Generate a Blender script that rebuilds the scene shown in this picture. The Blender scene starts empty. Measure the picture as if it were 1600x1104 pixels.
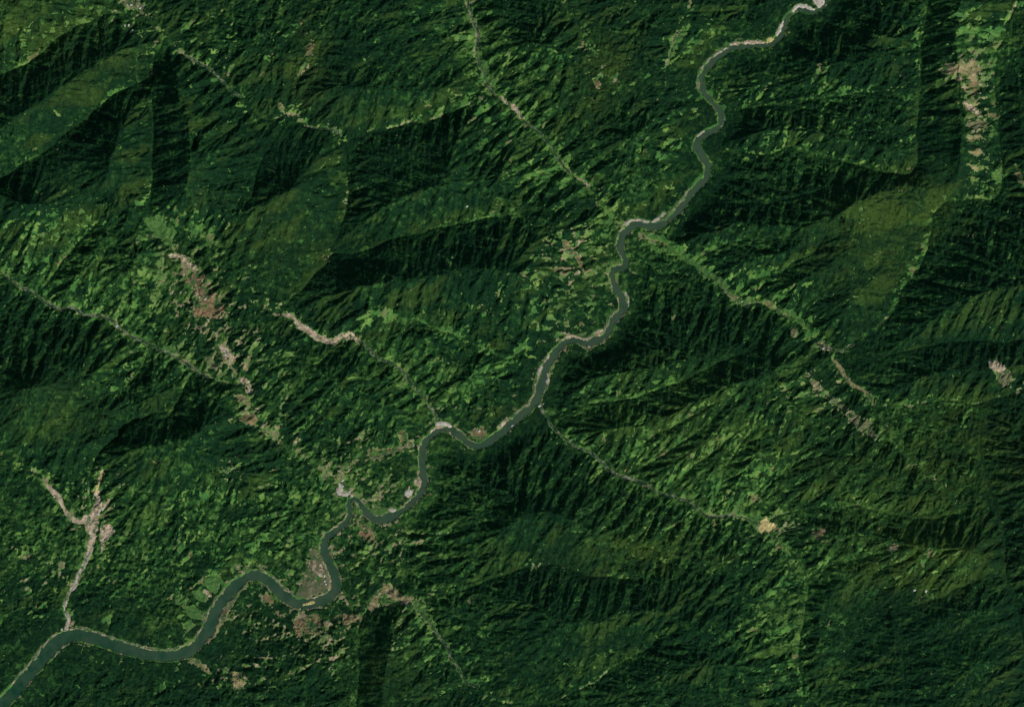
import bpy, math, time
import numpy as np
T0 = time.time()
S = bpy.context.scene
C = S.collection
R = math.radians
rng = np.random.default_rng(7)

# ------------------------------------------------------------------ camera, sky, sun
# one map unit = 10 m; map (0..1600, 0..1104) -> world metres, north = +Y
U = 10.0
CAM_H = 220000.0
SUN_EL, SUN_AZ = 38.0, 140.0          # sun stands in the south-east
cam = bpy.data.cameras.new('camera'); camo = bpy.data.objects.new('camera', cam); C.objects.link(camo)
camo.location = (0, 0, CAM_H)
cam.sensor_width = 36.0
cam.lens = 36.0*(CAM_H-250)/16000.0
cam.clip_start = 1000.0; cam.clip_end = 600000.0
S.camera = camo
S.view_settings.view_transform = 'Standard'; S.view_settings.look = 'None'
S.view_settings.exposure = 0.0; S.view_settings.gamma = 1.0
W = bpy.data.worlds.new('World'); S.world = W; W.use_nodes = True
nt = W.node_tree; bg = nt.nodes['Background']
sky = nt.nodes.new('ShaderNodeTexSky'); sky.sky_type = 'NISHITA'; sky.sun_disc = False
sky.sun_elevation = R(SUN_EL); sky.sun_rotation = R(SUN_AZ)
nt.links.new(sky.outputs[0], bg.inputs[0]); bg.inputs[1].default_value = 0.085
sun = bpy.data.lights.new('sun', 'SUN'); sun.energy = 3.1; sun.angle = R(0.5); sun.color = (1.0, 0.95, 0.86)
so = bpy.data.objects.new('sun', sun); C.objects.link(so)
so.rotation_euler = (R(90-SUN_EL), 0, R(180-SUN_AZ))
so.location = (0, 0, 20000)

# ------------------------------------------------------------------ numeric helpers
STEP = 1.15                 # grid step in map units
MX = 90                     # margin round the frame, map units
X0, X1, Y0, Y1 = -MX, 1600+MX, -MX, 1104+MX
NX = int((X1-X0)/STEP)+1; NY = int((Y1-Y0)/STEP)+1
gx = (X0+np.arange(NX)*STEP).astype(np.float32); gy = (Y0+np.arange(NY)*STEP).astype(np.float32)
GX, GY = np.meshgrid(gx, gy)
TAB = rng.random((64, 256, 256)).astype(np.float32)
def vn(x, y, s):            # value noise 0..1
    xi = np.floor(x).astype(np.int32); yi = np.floor(y).astype(np.int32)
    fx = (x-xi).astype(np.float32); fy = (y-yi).astype(np.float32)
    fx = fx*fx*fx*(fx*(fx*6-15)+10); fy = fy*fy*fy*(fy*(fy*6-15)+10)
    t = TAB[s % 64]; a = xi & 255; b = (xi+1) & 255; c = yi & 255; d = (yi+1) & 255
    return (t[c, a]*(1-fx)+t[c, b]*fx)*(1-fy)+(t[d, a]*(1-fx)+t[d, b]*fx)*fy
def fbm(x, y, w, oct=4, s=0, gain=.5, rot=0.6):
    r = 0; a = 1; n = 0
    for k in range(oct):
        c, q = math.cos(rot*(k+1)), math.sin(rot*(k+1))
        r = r+a*vn((x*c+y*q)/w+17.3*k, (-x*q+y*c)/w+9.1*k, s+k); n += a
        a *= gain; w *= .5
    return r/n
def sm(a, b, v): t = np.clip((v-a)/(b-a), 0, 1); return t*t*(3-2*t)
def cr(pts, n=6):           # catmull-rom through points of any width
    p = np.array(pts, float); q = np.vstack([2*p[0]-p[1], p, 2*p[-1]-p[-2]]); out = []
    for i in range(1, len(q)-2):
        for k in range(n):
            t = k/n
            out.append(.5*((2*q[i])+(-q[i-1]+q[i+1])*t+(2*q[i-1]-5*q[i]+4*q[i+1]-q[i+2])*t*t+(-q[i-1]+3*q[i]-3*q[i+1]+q[i+2])*t**3))
    out.append(p[-1]); return np.array(out)
def L(s): return [tuple(float(v) for v in t.split(',')) for t in s.split()]
def resample(p, st):
    d = np.r_[0, np.cumsum(np.hypot(*np.diff(p[:, :2], axis=0).T))]
    n = max(2, int(d[-1]/st)+1); q = np.linspace(0, d[-1], n)
    return np.stack([np.interp(q, d, p[:, k]) for k in range(p.shape[1])], 1)

# ------------------------------------------------------------------ survey of the place: river, streams, ridges
RIVER = L('1305,-95,9 1312,-50,9 1300,-22,9 1292,0,9 1286,10,9 1270,19,9 1250,15,8 1233,23,9 1227,37,10 1221,54,10 1211,66,10 1198,71,10 1183,70,10 1163,73,10 1150,73,10 1137,79,11 1120,91,12 1104,107,13 1096,123,13 1098,140,13 1107,153,13 1120,167,12 1128,183,13 1124,197,13 1107,207,14 1093,217,14 1089,230,15 1098,244,15 1106,260,14 1102,279,14 1090,291,14 1080,303,15 1067,321,15 1050,338,15 1031,352,14 1013,353,12 997,350,12 982,357,14 971,371,15 970,388,15 977,408,15 975,418,13 963,420,12 956,430,14 961,446,14 970,465,14 974,479,14 967,492,14 957,502,14 953,515,15 943,526,15 930,532,14 917,537,12 903,532,11 887,533,12 873,545,15 861,561,16 851,581,17 846,601,17 838,625,17 823,642,18 801,659,18 780,678,18 761,691,16 744,697,13 730,691,14 717,679,15 703,671,13 687,672,12 673,680,13 663,695,13 660,712,13 660,736,13 663,752,13 658,768,13 645,783,13 631,795,13 618,803,15 602,810,17 588,811,15 575,803,13 565,790,13 556,780,10 547,782,9 545,795,9 546,806,10 535,821,11 518,833,13 507,846,13 506,860,14 514,877,14 522,897,14 525,914,15 519,928,16 502,938,16 482,943,16 462,941,17 443,931,18 430,918,18 417,906,18 401,899,18 383,903,18 364,919,19 348,937,19 335,959,19 326,983,19 311,1003,19 291,1018,19 267,1025,18 243,1024,18 213,1018,18 183,1010,18 157,1001,18 133,994,19 113,992,19 91,1001,20 73,1020,20 53,1044,20 33,1067,20 13,1090,20 -5,1112,20 -40,1150,20 -95,1205,20')
VAL = {  # streams: points from mouth to head, rise in metres per 10 m
 'a': ('165,-95 205,-40 200,0 213,20 240,33 257,60 290,87 323,103 353,130 377,153 400,180 430,187 460,182 477,197 510,203 533,217 543,226', -.25, 'e1'),
 'e': ('690,667 680,658 677,645 667,628 657,615 640,595 627,581 607,565 587,560 577,545 563,535 550,523 533,526 523,535 503,528 483,518 467,505 450,490 433,488 447,478 457,461 477,448 500,418 510,411 530,368 537,333 543,300 542,267 542,230', .25, ''),
 'a2': ('542,230 533,217 510,203 477,197 460,182 430,187 400,180 377,153 353,130 323,103 290,87 257,60 240,33 213,20 200,0 205,-40 180,-95', .25, ''),
 'b': ('543,220 573,213 600,207 633,197 687,188 713,173 753,153', .12, ''),
 'd': ('975,362 950,330 925,300 900,277 877,257 863,233 847,213 820,190 797,167 780,153 760,133 753,113 743,87 747,63 740,43 733,20 730,0 725,-40 735,-95', .18, ''),
 'ab': ('257,60 243,95 237,123 213,133 187,147 160,167 133,190 100,217 67,243 33,260 0,283 -40,300 -95,330', .1, ''),
 'ac': ('237,40 187,20 140,33 110,50 83,70 60,90 27,107 0,118 -40,140 -95,160', .15, ''),
 'bb': ('345,385 300,362 262,352 231,340 234,310 238,287 238,253 242,213 240,187 240,150 242,128', .5, ''),
 'k': ('520,400 545,398 580,385 620,372 660,362 700,353 733,345 767,340 800,333 835,328', .35, ''),
 'g': ('541,770 530,755 510,740 480,715 450,700 420,675 400,650 385,625 375,603 350,598 327,591 310,581 293,571 277,561 260,555 240,541 220,531 200,521 183,511 173,501 153,493 133,493 117,483 93,483 73,473 53,458 33,453 13,438 0,428 -40,405 -95,390', .12, ''),
 'h': ('375,600 365,575 350,545 335,505 320,470 300,430 285,405 265,375 247,355', .4, ''),
 'n': ('375,600 395,570 440,560 500,560', .6, ''),
 'o': ('690,700 640,700 600,705 565,720 535,745', .05, ''),
 't': ('100,992 103,983 107,966 100,949 107,929 117,913 123,896 133,879 140,859 147,839 143,816 127,816 110,808 97,791 88,776 77,761 60,742 35,722 0,700 -50,680 -95,660', .2, ''),
 't2': ('145,820 148,800 143,780 140,755 150,720 180,680 230,650 290,632 340,615', .35, ''),
 'i': ('985,356 1013,375 1033,381 1053,391 1077,408 1100,425 1120,441 1137,458 1153,475 1163,480 1180,471 1200,478 1217,486 1233,495 1250,501 1263,518 1277,531 1290,540 1310,550 1330,540 1347,526 1367,518 1380,505 1400,481 1413,448 1430,425 1447,395 1453,378 1458,340 1475,318 1520,310 1562,300 1560,190 1555,167 1555,110 1558,80 1575,40 1590,0 1610,-90', .2, ''),
 'i2': ('1310,550 1310,571 1320,588 1337,601 1353,615 1363,623 1370,635 1420,632 1483,627 1517,631 1550,625 1577,616 1620,605 1690,600', .3, ''),
 'i3': ('1370,640 1385,665 1410,700 1440,735 1470,760 1500,790', .5, ''),
 'i4': ('1530,632 1532,700 1537,736 1543,763 1553,786 1563,813 1570,853 1570,900 1590,960 1600,1040 1620,1190', .3, ''),
 'i5': ('1310,550 1370,560 1430,545 1500,535 1600,530 1690,520', .35, ''),
 'j': ('842,635 850,645 863,661 877,675 890,688 903,701 920,705 933,715 953,734 973,746 993,753 1013,759 1033,768 1053,773 1083,789 1107,806 1133,808 1157,806 1183,816 1215,838 1238,870 1262,915 1255,963 1250,989 1250,1019 1252,1053 1253,1104 1250,1195', .25, ''),
 'j2': ('1262,915 1280,900 1293,886 1317,876 1350,869 1375,862', .6, ''),
 'j3': ('1185,815 1240,800 1300,790 1360,795 1430,810 1500,800', .4, ''),
 'm': ('850,650 890,640 940,628 967,623 1000,618 1033,605 1067,595 1093,583 1140,560 1180,545', .6, ''),
 'q': ('530,925 560,940 587,950 613,943 647,938 677,929 713,923 750,909 783,896 820,885 870,885 930,900 985,905', .4, ''),
 'q2': ('647,939 667,966 683,989 697,1006 707,1029 720,1049 730,1068 747,1073 783,1096 810,1100 860,1097 893,1084 927,1066 943,1056 967,1033 1000,1016 1027,999', .35, ''),
 'q3': ('572,955 563,985 560,1036 558,1104 555,1195', .1, ''),
 'r': ('1098,250 1150,235 1200,240 1237,233 1273,243 1300,253 1340,260 1383,268 1430,265 1432,200 1440,120 1440,60 1450,0 1450,-95', .4, ''),
 'r2': ('1128,183 1160,170 1230,165 1300,150 1380,145 1430,150', .6, ''),
 'r3': ('1060,335 1110,318 1160,318 1220,312 1280,300', .7, ''),
 's': ('1150,75 1120,45 1085,60 1060,90 1035,110 1010,125 975,150 960,130 930,90 905,40 880,0', .4, ''),
 's2': ('1090,-60 1080,0 1068,30 1040,100', .1, ''),
 'u': ('1393,966 1400,953 1430,943 1460,933 1490,923 1533,903 1570,880', .3, ''),
 'u2': ('1393,966 1400,983 1407,1003 1410,1030 1412,1070 1412,1104 1410,1195', .2, ''),
 'w': ('1280,1100 1320,1040 1322,996 1320,963 1323,946 1347,946 1360,939 1393,966', .1, ''),
 'x': ('460,182 430,215 405,260 385,325', .6, ''),
 'y': ('480,110 500,70 560,50 640,45 700,50 742,60', -.4, ''),
 'ra': ('985,722 1020,682 1080,650 1118,628', .9, ''),
 'rb': ('1003,730 1050,699 1090,674 1120,649 1145,619', .9, ''),
 'rc': ('1037,768 1080,729 1125,699 1162,667', .8, ''),
 'rd': ('1112,796 1127,752 1152,702 1190,660', .8, ''),
 're': ('1175,805 1190,760 1230,720 1270,690', .5, ''),
 'rf': ('1238,880 1215,930 1190,960 1160,975', .5, ''),
 'rg': ('1385,880 1395,900 1385,930', .5, ''),
 'rh': ('1150,460 1170,440 1215,425 1260,400 1290,370', .7, ''),
 'ri': ('1085,412 1120,385 1180,372 1240,375', .7, ''),
 'rj': ('1248,500 1265,470 1300,450', .7, ''),
 'rk': ('60,455 90,420 120,385 150,350', .5, ''),
 'rl': ('200,520 240,480 265,430', .5, ''),
 'rm': ('240,545 200,600 150,625 110,640', .7, ''),
 'rn': ('300,580 270,640 220,665 150,690', .7, ''),
 'ro': ('345,605 325,660 280,680', .5, ''),
 'z': ('820,545 790,560 740,540 700,520 660,505 600,490 560,500', .8, ''),
}
RDG = [  # ridges: points, slope of the flank above the nearest stream
 ('-95,255 -40,232 0,207 33,180 67,157 100,137 150,107 187,83 217,63 230,48', .62),
 ('-95,85 -40,55 0,32 20,13 40,0 80,-40 110,-95', .55),
 ('-95,300 -40,308 0,307 33,317 67,322 107,327 133,315 157,305 167,280 175,247 187,213 200,180 212,155', .78),
 ('272,110 282,150 293,180 298,213 300,240 297,283 283,310 267,333 250,340', .85),
 ('157,305 190,322 225,338', .4),
 ('385,338 400,323 433,310 460,297 483,280 490,253 503,235 520,226', .6),
 ('470,165 500,145 540,138 600,140 650,142 700,140 738,128', .6),
 ('748,160 735,185 720,213 710,233 702,263 700,287 660,300 620,312 590,330 560,352 540,366', .62),
 ('455,482 457,468 500,458 547,450 587,443 627,436 680,428 730,422 790,425 840,440 880,470 910,500', .52),
 ('850,330 870,350 900,380 930,400', .3),
 ('840,228 800,260 770,290 740,315 720,335', .4),
 ('910,590 943,588 987,581 1027,571 1060,565 1087,561 1117,556 1150,540', .36),
 ('870,680 930,672 1017,661 1050,651 1077,635 1100,621 1123,608 1147,601 1180,590 1215,572 1250,548', .6),
 ('1180,600 1240,640 1290,690 1340,740 1400,770 1480,775', .25),
 ('1135,222 1200,203 1253,207 1300,213 1347,227 1387,230 1413,240 1424,250', .62),
 ('1150,120 1220,105 1300,100 1360,95 1420,90', .35),
 ('1120,345 1180,352 1240,355 1300,345 1310,337 1333,320 1360,307 1387,297 1413,290 1433,293 1450,297 1487,297 1497,277 1500,247 1500,213 1507,173 1500,120 1490,60 1500,0 1510,-80', .8),
 ('1312,338 1320,380 1328,430 1325,480 1312,530', .3),
 ('1100,405 1150,400 1200,410 1260,430 1300,440', .3),
 ('1380,856 1400,849 1433,853 1467,854 1500,858 1527,864 1552,876', .62),
 ('1382,857 1350,885 1315,905 1290,930 1280,965 1278,1010 1275,1070', .45),
 ('775,842 790,820 820,804 850,801 873,806 900,818 923,831 940,849 947,869', .42),
 ('640,985 700,950 750,925 800,921 820,933 843,949 867,963 893,971 920,969 943,966 967,956 1000,951 1033,956 1053,966 1110,990 1180,1010', .42),
 ('640,948 622,955 613,970 610,1003 605,1036 600,1069 597,1104 592,1190', .8),
 ('860,720 900,740 960,780 1030,830 1100,860 1170,880', .3),
 ('155,750 157,735 163,715 173,701 200,700 233,700 263,696 283,690 313,675 333,658 352,640', .7),
 ('-95,690 -40,660 0,638 20,621 37,611 57,605 80,606 107,621 150,640 200,640 260,610 300,600', .55),
 ('430,520 470,560 520,590 560,610 610,640 640,655', .35),
 ('410,490 380,470 350,440 330,410 330,380', .25),
 ('1405,540 1450,500 1500,470 1560,450 1690,430', .45),
 ('1390,610 1440,592 1500,580 1560,575 1690,560', .4),
 ('1500,900 1560,890 1600,880 1690,870', .3),
 ('1430,990 1480,960 1540,950 1580,940', .4),
 ('1440,1100 1500,1050 1570,1020', .35),
 ('1610,700 1600,800 1600,900', .4),
 ('900,1104 960,1080 1040,1050 1120,1040 1200,1040', .35),
 ('800,60 860,75 920,100', .35),
 ('1300,45 1370,55 1420,65', .4),
 ('560,-60 620,-10 690,10', .4),
 ('310,60 380,70 440,90 470,120', .35),
 ('1590,130 1600,220 1620,300', .4),
 ('1003,704 1050,675 1100,645 1133,618', .5), ('1022,744 1070,712 1108,686 1135,650 1150,622', .5), ('1070,765 1105,722 1142,690 1170,655', .5),
 ('1140,790 1160,740 1190,700', .4), ('1110,447 1150,420 1200,402 1260,380', .5), ('1060,385 1100,365 1160,358 1230,365', .5), ('1200,470 1230,450 1290,420 1310,395', .5),
 ('90,470 125,430 150,390 165,350', .45), ('150,485 190,440 220,400 235,370', .45), ('40,520 90,560 140,600', .4), ('180,530 150,580 110,600', .45), ('250,562 225,620 190,645', .5),
 ('320,598 295,650 250,675', .5), ('720,600 760,570 800,555 850,540', .4), ('620,560 660,530 720,520', .4), ('900,250 950,230 1010,210 1060,190', .3), ('905,330 950,300 1010,280 1070,270', .3),
 ('1270,850 1300,840 1350,835', .3), ('700,40 720,80 745,110', .3), ('820,120 850,150 880,200', .35), ('330,130 300,170 302,230', .35), ('370,170 350,220 340,280', .4),
]

# river, widened a little by noise; z falls downstream
riv = cr(RIVER, 5)
riv = resample(riv, 4.0)
sl = np.r_[0, np.cumsum(np.hypot(*np.diff(riv[:, :2], axis=0).T))]
riv[:, 2] *= (.88+.12*sm(620, 900, riv[:, 1]))*(1+(.30-.18*sm(850, 950, riv[:, 1]))*2*(fbm(riv[:, 0], riv[:, 1], 22, 3, 51, .6)-.5)*1.6)
riv[:, 2] *= 1-.24*np.exp(-((riv[:, 0]-600)/85)**2-((riv[:, 1]-800)/85)**2)
riv_z = 70 + 130*(1-sl/sl[-1])
def near(px, py, qx, qy):    # index + distance of nearest q for each p (chunked)
    idx = np.empty(len(px), int); dd = np.empty(len(px))
    for i in range(0, len(px), 4000):
        d = (px[i:i+4000, None]-qx)**2+(py[i:i+4000, None]-qy)**2
        j = d.argmin(1); idx[i:i+4000] = j; dd[i:i+4000] = np.sqrt(d[np.arange(len(j)), j])
    return idx, dd
VX, VY, VZ = list(riv[:, 0]), list(riv[:, 1]), list(riv_z)
streams = {}
def wig(p, s, a=3.0):
    ox = (fbm(p[:, 0], p[:, 1], 26, 3, s)-.5)*2*a; oy = (fbm(p[:, 0], p[:, 1], 26, 3, s+9)-.5)*2*a
    q = p.copy(); q[:, 0] += ox; q[:, 1] += oy; return q
for k in ['e', 'a2', 'b', 'd', 'ab', 'ac', 'k', 'g', 'h', 'bb', 'n', 'o', 't', 't2', 'i', 'i2', 'i3', 'i4', 'i5', 'j', 'j2', 'j3', 'm', 'q', 'q2', 'q3', 'r', 'r2', 'r3', 's', 's2', 'u', 'u2', 'w', 'x', 'z', 'ra', 'rb', 'rc', 'rd', 're', 'rf', 'rh', 'ri', 'rj', 'rk', 'rl', 'rm', 'rn']:
    pts, rise, _ = VAL[k]
    p = wig(resample(cr(L(pts), 5), 3.0), 3)
    j, d = near(p[:1, 0], p[:1, 1], np.array(VX), np.array(VY))
    z0 = VZ[j[0]] + 2*d[0]*.2
    s_ = np.r_[0, np.cumsum(np.hypot(*np.diff(p, axis=0).T))]
    z = z0 + abs(rise)*10*.28*s_/(1+s_/900.)
    streams[k] = (p, z); VX += list(p[:, 0]); VY += list(p[:, 1]); VZ += list(z)
VX, VY, VZ = map(np.array, (VX, VY, VZ))
con = [(VX, VY, VZ)]
rgl = []
for pts, slp in RDG:
    p = wig(resample(cr(L(pts), 5), 3.0), 3, 2.5)
    j, d = near(p[:, 0], p[:, 1], VX, VY)
    t = np.linspace(0, 1, len(p)); tap = .55+.45*sm(0, .25, np.minimum(t, 1-t)*2)
    z = VZ[j]+slp*.93*U*np.minimum(d, 75)*tap
    z = np.convolve(np.pad(z, 6, 'edge'), np.ones(13)/13, 'valid')
    z = z+14*(vn(p[:, 0]/22, p[:, 1]/22, 30)-.5)
    con.append((p[:, 0], p[:, 1], z)); rgl.append(p)
CX, CY, CZ = [np.concatenate([c[i] for c in con]) for i in range(3)]
# membrane between the lines, coarse to fine
h = None
for g in (32, 16, 8, 4, 2):
    nx = int((X1-X0)/g)+2; ny = int((Y1-Y0)/g)+2
    ix = np.clip(np.round((CX-X0)/g).astype(int), 0, nx-1); iy = np.clip(np.round((CY-Y0)/g).astype(int), 0, ny-1)
    cnt = np.zeros((ny, nx)); su = np.zeros((ny, nx)); np.add.at(cnt, (iy, ix), 1); np.add.at(su, (iy, ix), CZ)
    fx = cnt > 0; val = np.where(fx, su/np.maximum(cnt, 1), 0)
    if h is None: h = np.full((ny, nx), CZ.mean())
    else:
        yy = np.clip(np.arange(ny)*g/og, 0, h.shape[0]-1.001); xx = np.clip(np.arange(nx)*g/og, 0, h.shape[1]-1.001)
        y0 = yy.astype(int); x0 = xx.astype(int); fy = (yy-y0)[:, None]; fxx = (xx-x0)[None]
        h = (h[y0][:, x0]*(1-fxx)+h[y0][:, x0+1]*fxx)*(1-fy)+(h[y0+1][:, x0]*(1-fxx)+h[y0+1][:, x0+1]*fxx)*fy
    h[fx] = val[fx]
    for it in range(400 if g > 4 else (160 if g == 4 else 40)):
        p = np.pad(h, 1, 'edge'); n = .25*(p[:-2, 1:-1]+p[2:, 1:-1]+p[1:-1, :-2]+p[1:-1, 2:])
        h = np.where(fx, val, n)
    og = g
HM = h; HG = 2.0
def samp(A, x, y, g):
    xx = np.clip((x-X0)/g, 0, A.shape[1]-1.001); yy = np.clip((y-Y0)/g, 0, A.shape[0]-1.001)
    x0 = xx.astype(np.int32); y0 = yy.astype(np.int32); fx = xx-x0; fy = yy-y0
    return (A[y0, x0]*(1-fx)+A[y0, x0+1]*fx)*(1-fy)+(A[y0+1, x0]*(1-fx)+A[y0+1, x0+1]*fx)*fy
def dist_field(px, py, g):   # distance to a set of points by jump propagation on a grid
    nx = int((X1-X0)/g)+2; ny = int((Y1-Y0)/g)+2
    yy, xx = np.meshgrid(np.arange(ny)*g+Y0, np.arange(nx)*g+X0, indexing='ij')
    sx = np.full((ny, nx), 1e6); sy = np.full((ny, nx), 1e6)
    ix = np.clip(np.round((px-X0)/g).astype(int), 0, nx-1); iy = np.clip(np.round((py-Y0)/g).astype(int), 0, ny-1)
    sx[iy, ix] = px; sy[iy, ix] = py; D = (xx-sx)**2+(yy-sy)**2; k = 256
    while k >= 1:
        for dy in (-k, 0, k):
            for dx in (-k, 0, k):
                if dx == 0 and dy == 0: continue
                a = slice(max(0, -dy), ny-max(0, dy)); b = slice(max(0, -dx), nx-max(0, dx))
                c = slice(max(0, dy), ny-max(0, -dy)); e = slice(max(0, dx), nx-max(0, -dx))
                nd = (xx[a, b]-sx[c, e])**2+(yy[a, b]-sy[c, e])**2; m = nd < D[a, b]
                D[a, b] = np.where(m, nd, D[a, b]); sx[a, b] = np.where(m, sx[c, e], sx[a, b]); sy[a, b] = np.where(m, sy[c, e], sy[a, b])
        k //= 2
    return np.sqrt(D)
DVc = dist_field(VX, VY, 2.0)
SP = np.vstack([p for k, (p, z) in streams.items() if k in ('e', 'a2', 'b', 'd', 'g', 'h', 't', 'i', 'i2', 'i3', 'j', 'q', 'q2', 'o', 's2')])
DSc = dist_field(SP[:, 0], SP[:, 1], 2.0)   # settled valleys
rr = np.vstack(rgl); DRc = dist_field(rr[:, 0], rr[:, 1], 2.0)
DV = samp(DVc, GX, GY, 2.0).astype(np.float32); DR = samp(DRc, GX, GY, 2.0).astype(np.float32)
print('macro', time.time()-T0)
# exact river distance + local half width + local level
rd = np.full(GX.shape, 1e3, np.float32); rw = np.full(GX.shape, 8., np.float32); rz = np.full(GX.shape, 100., np.float32)
for i in range(len(riv)-1):
    ax, ay, aw = riv[i]; bx, by, bw = riv[i+1]
    i0 = max(0, int((min(ax, bx)-60-X0)/STEP)); i1 = min(NX, int((max(ax, bx)+60-X0)/STEP)+1)
    j0 = max(0, int((min(ay, by)-60-Y0)/STEP)); j1 = min(NY, int((max(ay, by)+60-Y0)/STEP)+1)
    if i0 >= i1 or j0 >= j1: continue
    x = GX[j0:j1, i0:i1]; y = GY[j0:j1, i0:i1]; dx, dy = bx-ax, by-ay
    t = np.clip(((x-ax)*dx+(y-ay)*dy)/(dx*dx+dy*dy+1e-9), 0, 1); d = np.hypot(x-ax-t*dx, y-ay-t*dy)
    m = d < rd[j0:j1, i0:i1]
    rd[j0:j1, i0:i1][m] = d[m]; rw[j0:j1, i0:i1][m] = (aw+(bw-aw)*t[m])/2; rz[j0:j1, i0:i1][m] = riv_z[i]+(riv_z[i+1]-riv_z[i])*t[m]

def gauss(lst):
    r = np.zeros_like(GX)
    for x, y, a, b_, ang, v in lst:
        c, s = math.cos(R(ang)), math.sin(R(ang)); dx = GX-x; dy = GY-y
        u = (dx*c+dy*s)/a; w = (-dx*s+dy*c)/b_
        r += v*np.exp(-(u*u+w*w))
    return r
# ------------------------------------------------------------------ relief: gullies and spurs cut down the slopes
wx = (fbm(GX, GY, 30, 4, 40)-.5)*9; wy = (fbm(GX, GY, 30, 4, 45)-.5)*9
H = samp(HM, GX+wx, GY+wy, HG).astype(np.float32)
def blur(a, n=1):
    for _ in range(n):
        p = np.pad(a, 1, 'edge'); a = (p[:-2, 1:-1]+p[2:, 1:-1]+p[1:-1, :-2]+p[1:-1, 2:]+4*p[1:-1, 1:-1])/8
    return a
H = blur(H, 2)
DV = samp(DVc, GX+wx, GY+wy, 2.0).astype(np.float32); DR = samp(DRc, GX+wx, GY+wy, 2.0).astype(np.float32)
DS = samp(DSc, GX+wx, GY+wy, 2.0).astype(np.float32)
def bx(a, r):                 # wide blur: three box passes each way
    for _ in range(3):
        for ax in (0, 1):
            p = np.pad(a, [(r+1, r) if k == ax else (0, 0) for k in (0, 1)], 'edge'); c = np.cumsum(p, ax, dtype=np.float64)
            a = ((c[2*r+1:]-c[:-2*r-1]) if ax == 0 else (c[:, 2*r+1:]-c[:, :-2*r-1]))/(2*r+1)
    return a.astype(np.float32)
HS = bx(H, 4)
hill = sm(6, 40, np.minimum(DV, DR))
ca, sa = math.cos(R(-28)), math.sin(R(-28))          # grain of the land: east-north-east
gu = GX*ca+GY*sa; gv = -GX*sa+GY*ca
H += hill*(fbm(GX, GY, 80, 3, 12)-.5)*130; HS = bx(H, 4)
H += sm(3, 14, DV)*(fbm(gu/2.2, gv, 18, 3, 20, .5, .15)-.5)*40
mpx = STEP*U
def gully(H, lam, amp, seed, fade, src=None, bs=.35):
    by_ = src if src is not None else bx(H, max(1, int(lam/STEP*.22)))
    sy, sx = np.gradient(by_, mpx)
    sl = np.hypot(sx, sy)+1e-6
    ux, uy = -sy/sl, sx/sl                     # across the slope
    # regional grain of the rock: spurs trend east-north-east
    gxn, gyn = .53, .848
    sg = np.where(ux*gxn+uy*gyn >= 0, 1, -1)
    ux = ux*sg+gxn*bs; uy = uy*sg+gyn*bs; nn = np.hypot(ux, uy)+1e-6; ux /= nn; uy /= nn
    c = lam*1.9
    fxg = GX/c; fyg = GY/c; ci = np.floor(fxg).astype(np.int32); cj = np.floor(fyg).astype(np.int32)
    A = np.zeros_like(H); B = np.zeros_like(H); Wt = np.zeros_like(H)
    for a in (-1, 0, 1):
        for b in (-1, 0, 1):
            ii = (ci+a) & 255; jj = (cj+b) & 255
            px = (ci+a+TAB[seed][jj, ii]); py = (cj+b+TAB[seed+1][jj, ii])
            dx = (fxg-px)*c; dy = (fyg-py)*c
            w = np.exp(-(dx*dx+dy*dy)/(c*c)*1.6)
            ph = (dx*ux+dy*uy)*2*math.pi/lam + 6.28*TAB[seed+2][jj, ii]*.35
            A += w*np.cos(ph); B += w*np.sin(ph); Wt += w
    m = np.sqrt(A*A+B*B)+.25*Wt
    tri = 1-2*np.abs(np.arctan2(B, A))/math.pi; v = np.sqrt(A*A+B*B)/m*(.45*A/(np.sqrt(A*A+B*B)+1e-6)+.55*tri)*1.25
    return H+amp*v*(.35+.65*sm(.03, .25, sl))*fade
fade = sm(1, 12, DV)*(.45+.55*sm(0, 10, DR))*sm(0, 14, rd-rw)
# some flanks are smooth and whole, others finely dissected
smooth = gauss([(1375,400,75,120,18,.8),(470,380,75,75,0,.8),(110,185,150,28,-35,.75),(860,860,85,45,15,.6),(860,1020,190,60,-10,.6),(60,660,80,55,0,.5),(1465,240,34,60,0,.9),(270,250,28,90,0,.6),
 (110,270,90,40,-20,.6),(435,245,50,60,0,.75),(620,250,90,50,0,.65),(588,1040,26,90,0,.85),(600,405,140,38,0,.75),(620,110,100,45,0,.5),(250,740,90,40,0,.5),(1335,960,70,90,0,.5),(1500,1020,110,100,0,.5),(1290,590,30,30,0,.8),
 (1500,545,110,30,0,.5),(1570,160,40,110,0,.4),(60,150,110,30,-35,.5)])
fade = fade*(1-np.clip(smooth, 0, .85))
H = gully(H, 27, 28, 50, fade, HS, .55)
H = gully(H, 17, 18, 47, fade, bx(H, 3)*.6+HS*.4, .55)
H = gully(H, 10, 12.5, 53, sm(.5, 7, DV)*sm(0, 6, rd-rw)*(1-.6*np.clip(smooth, 0, .85)))
H = gully(H, 5.5, 3.5, 56, sm(0, 4, DV)*sm(0, 4, rd-rw))
H += (fbm(GX, GY, 9, 3, 33)-.5)*6*sm(0, 6, rd-rw)
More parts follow.
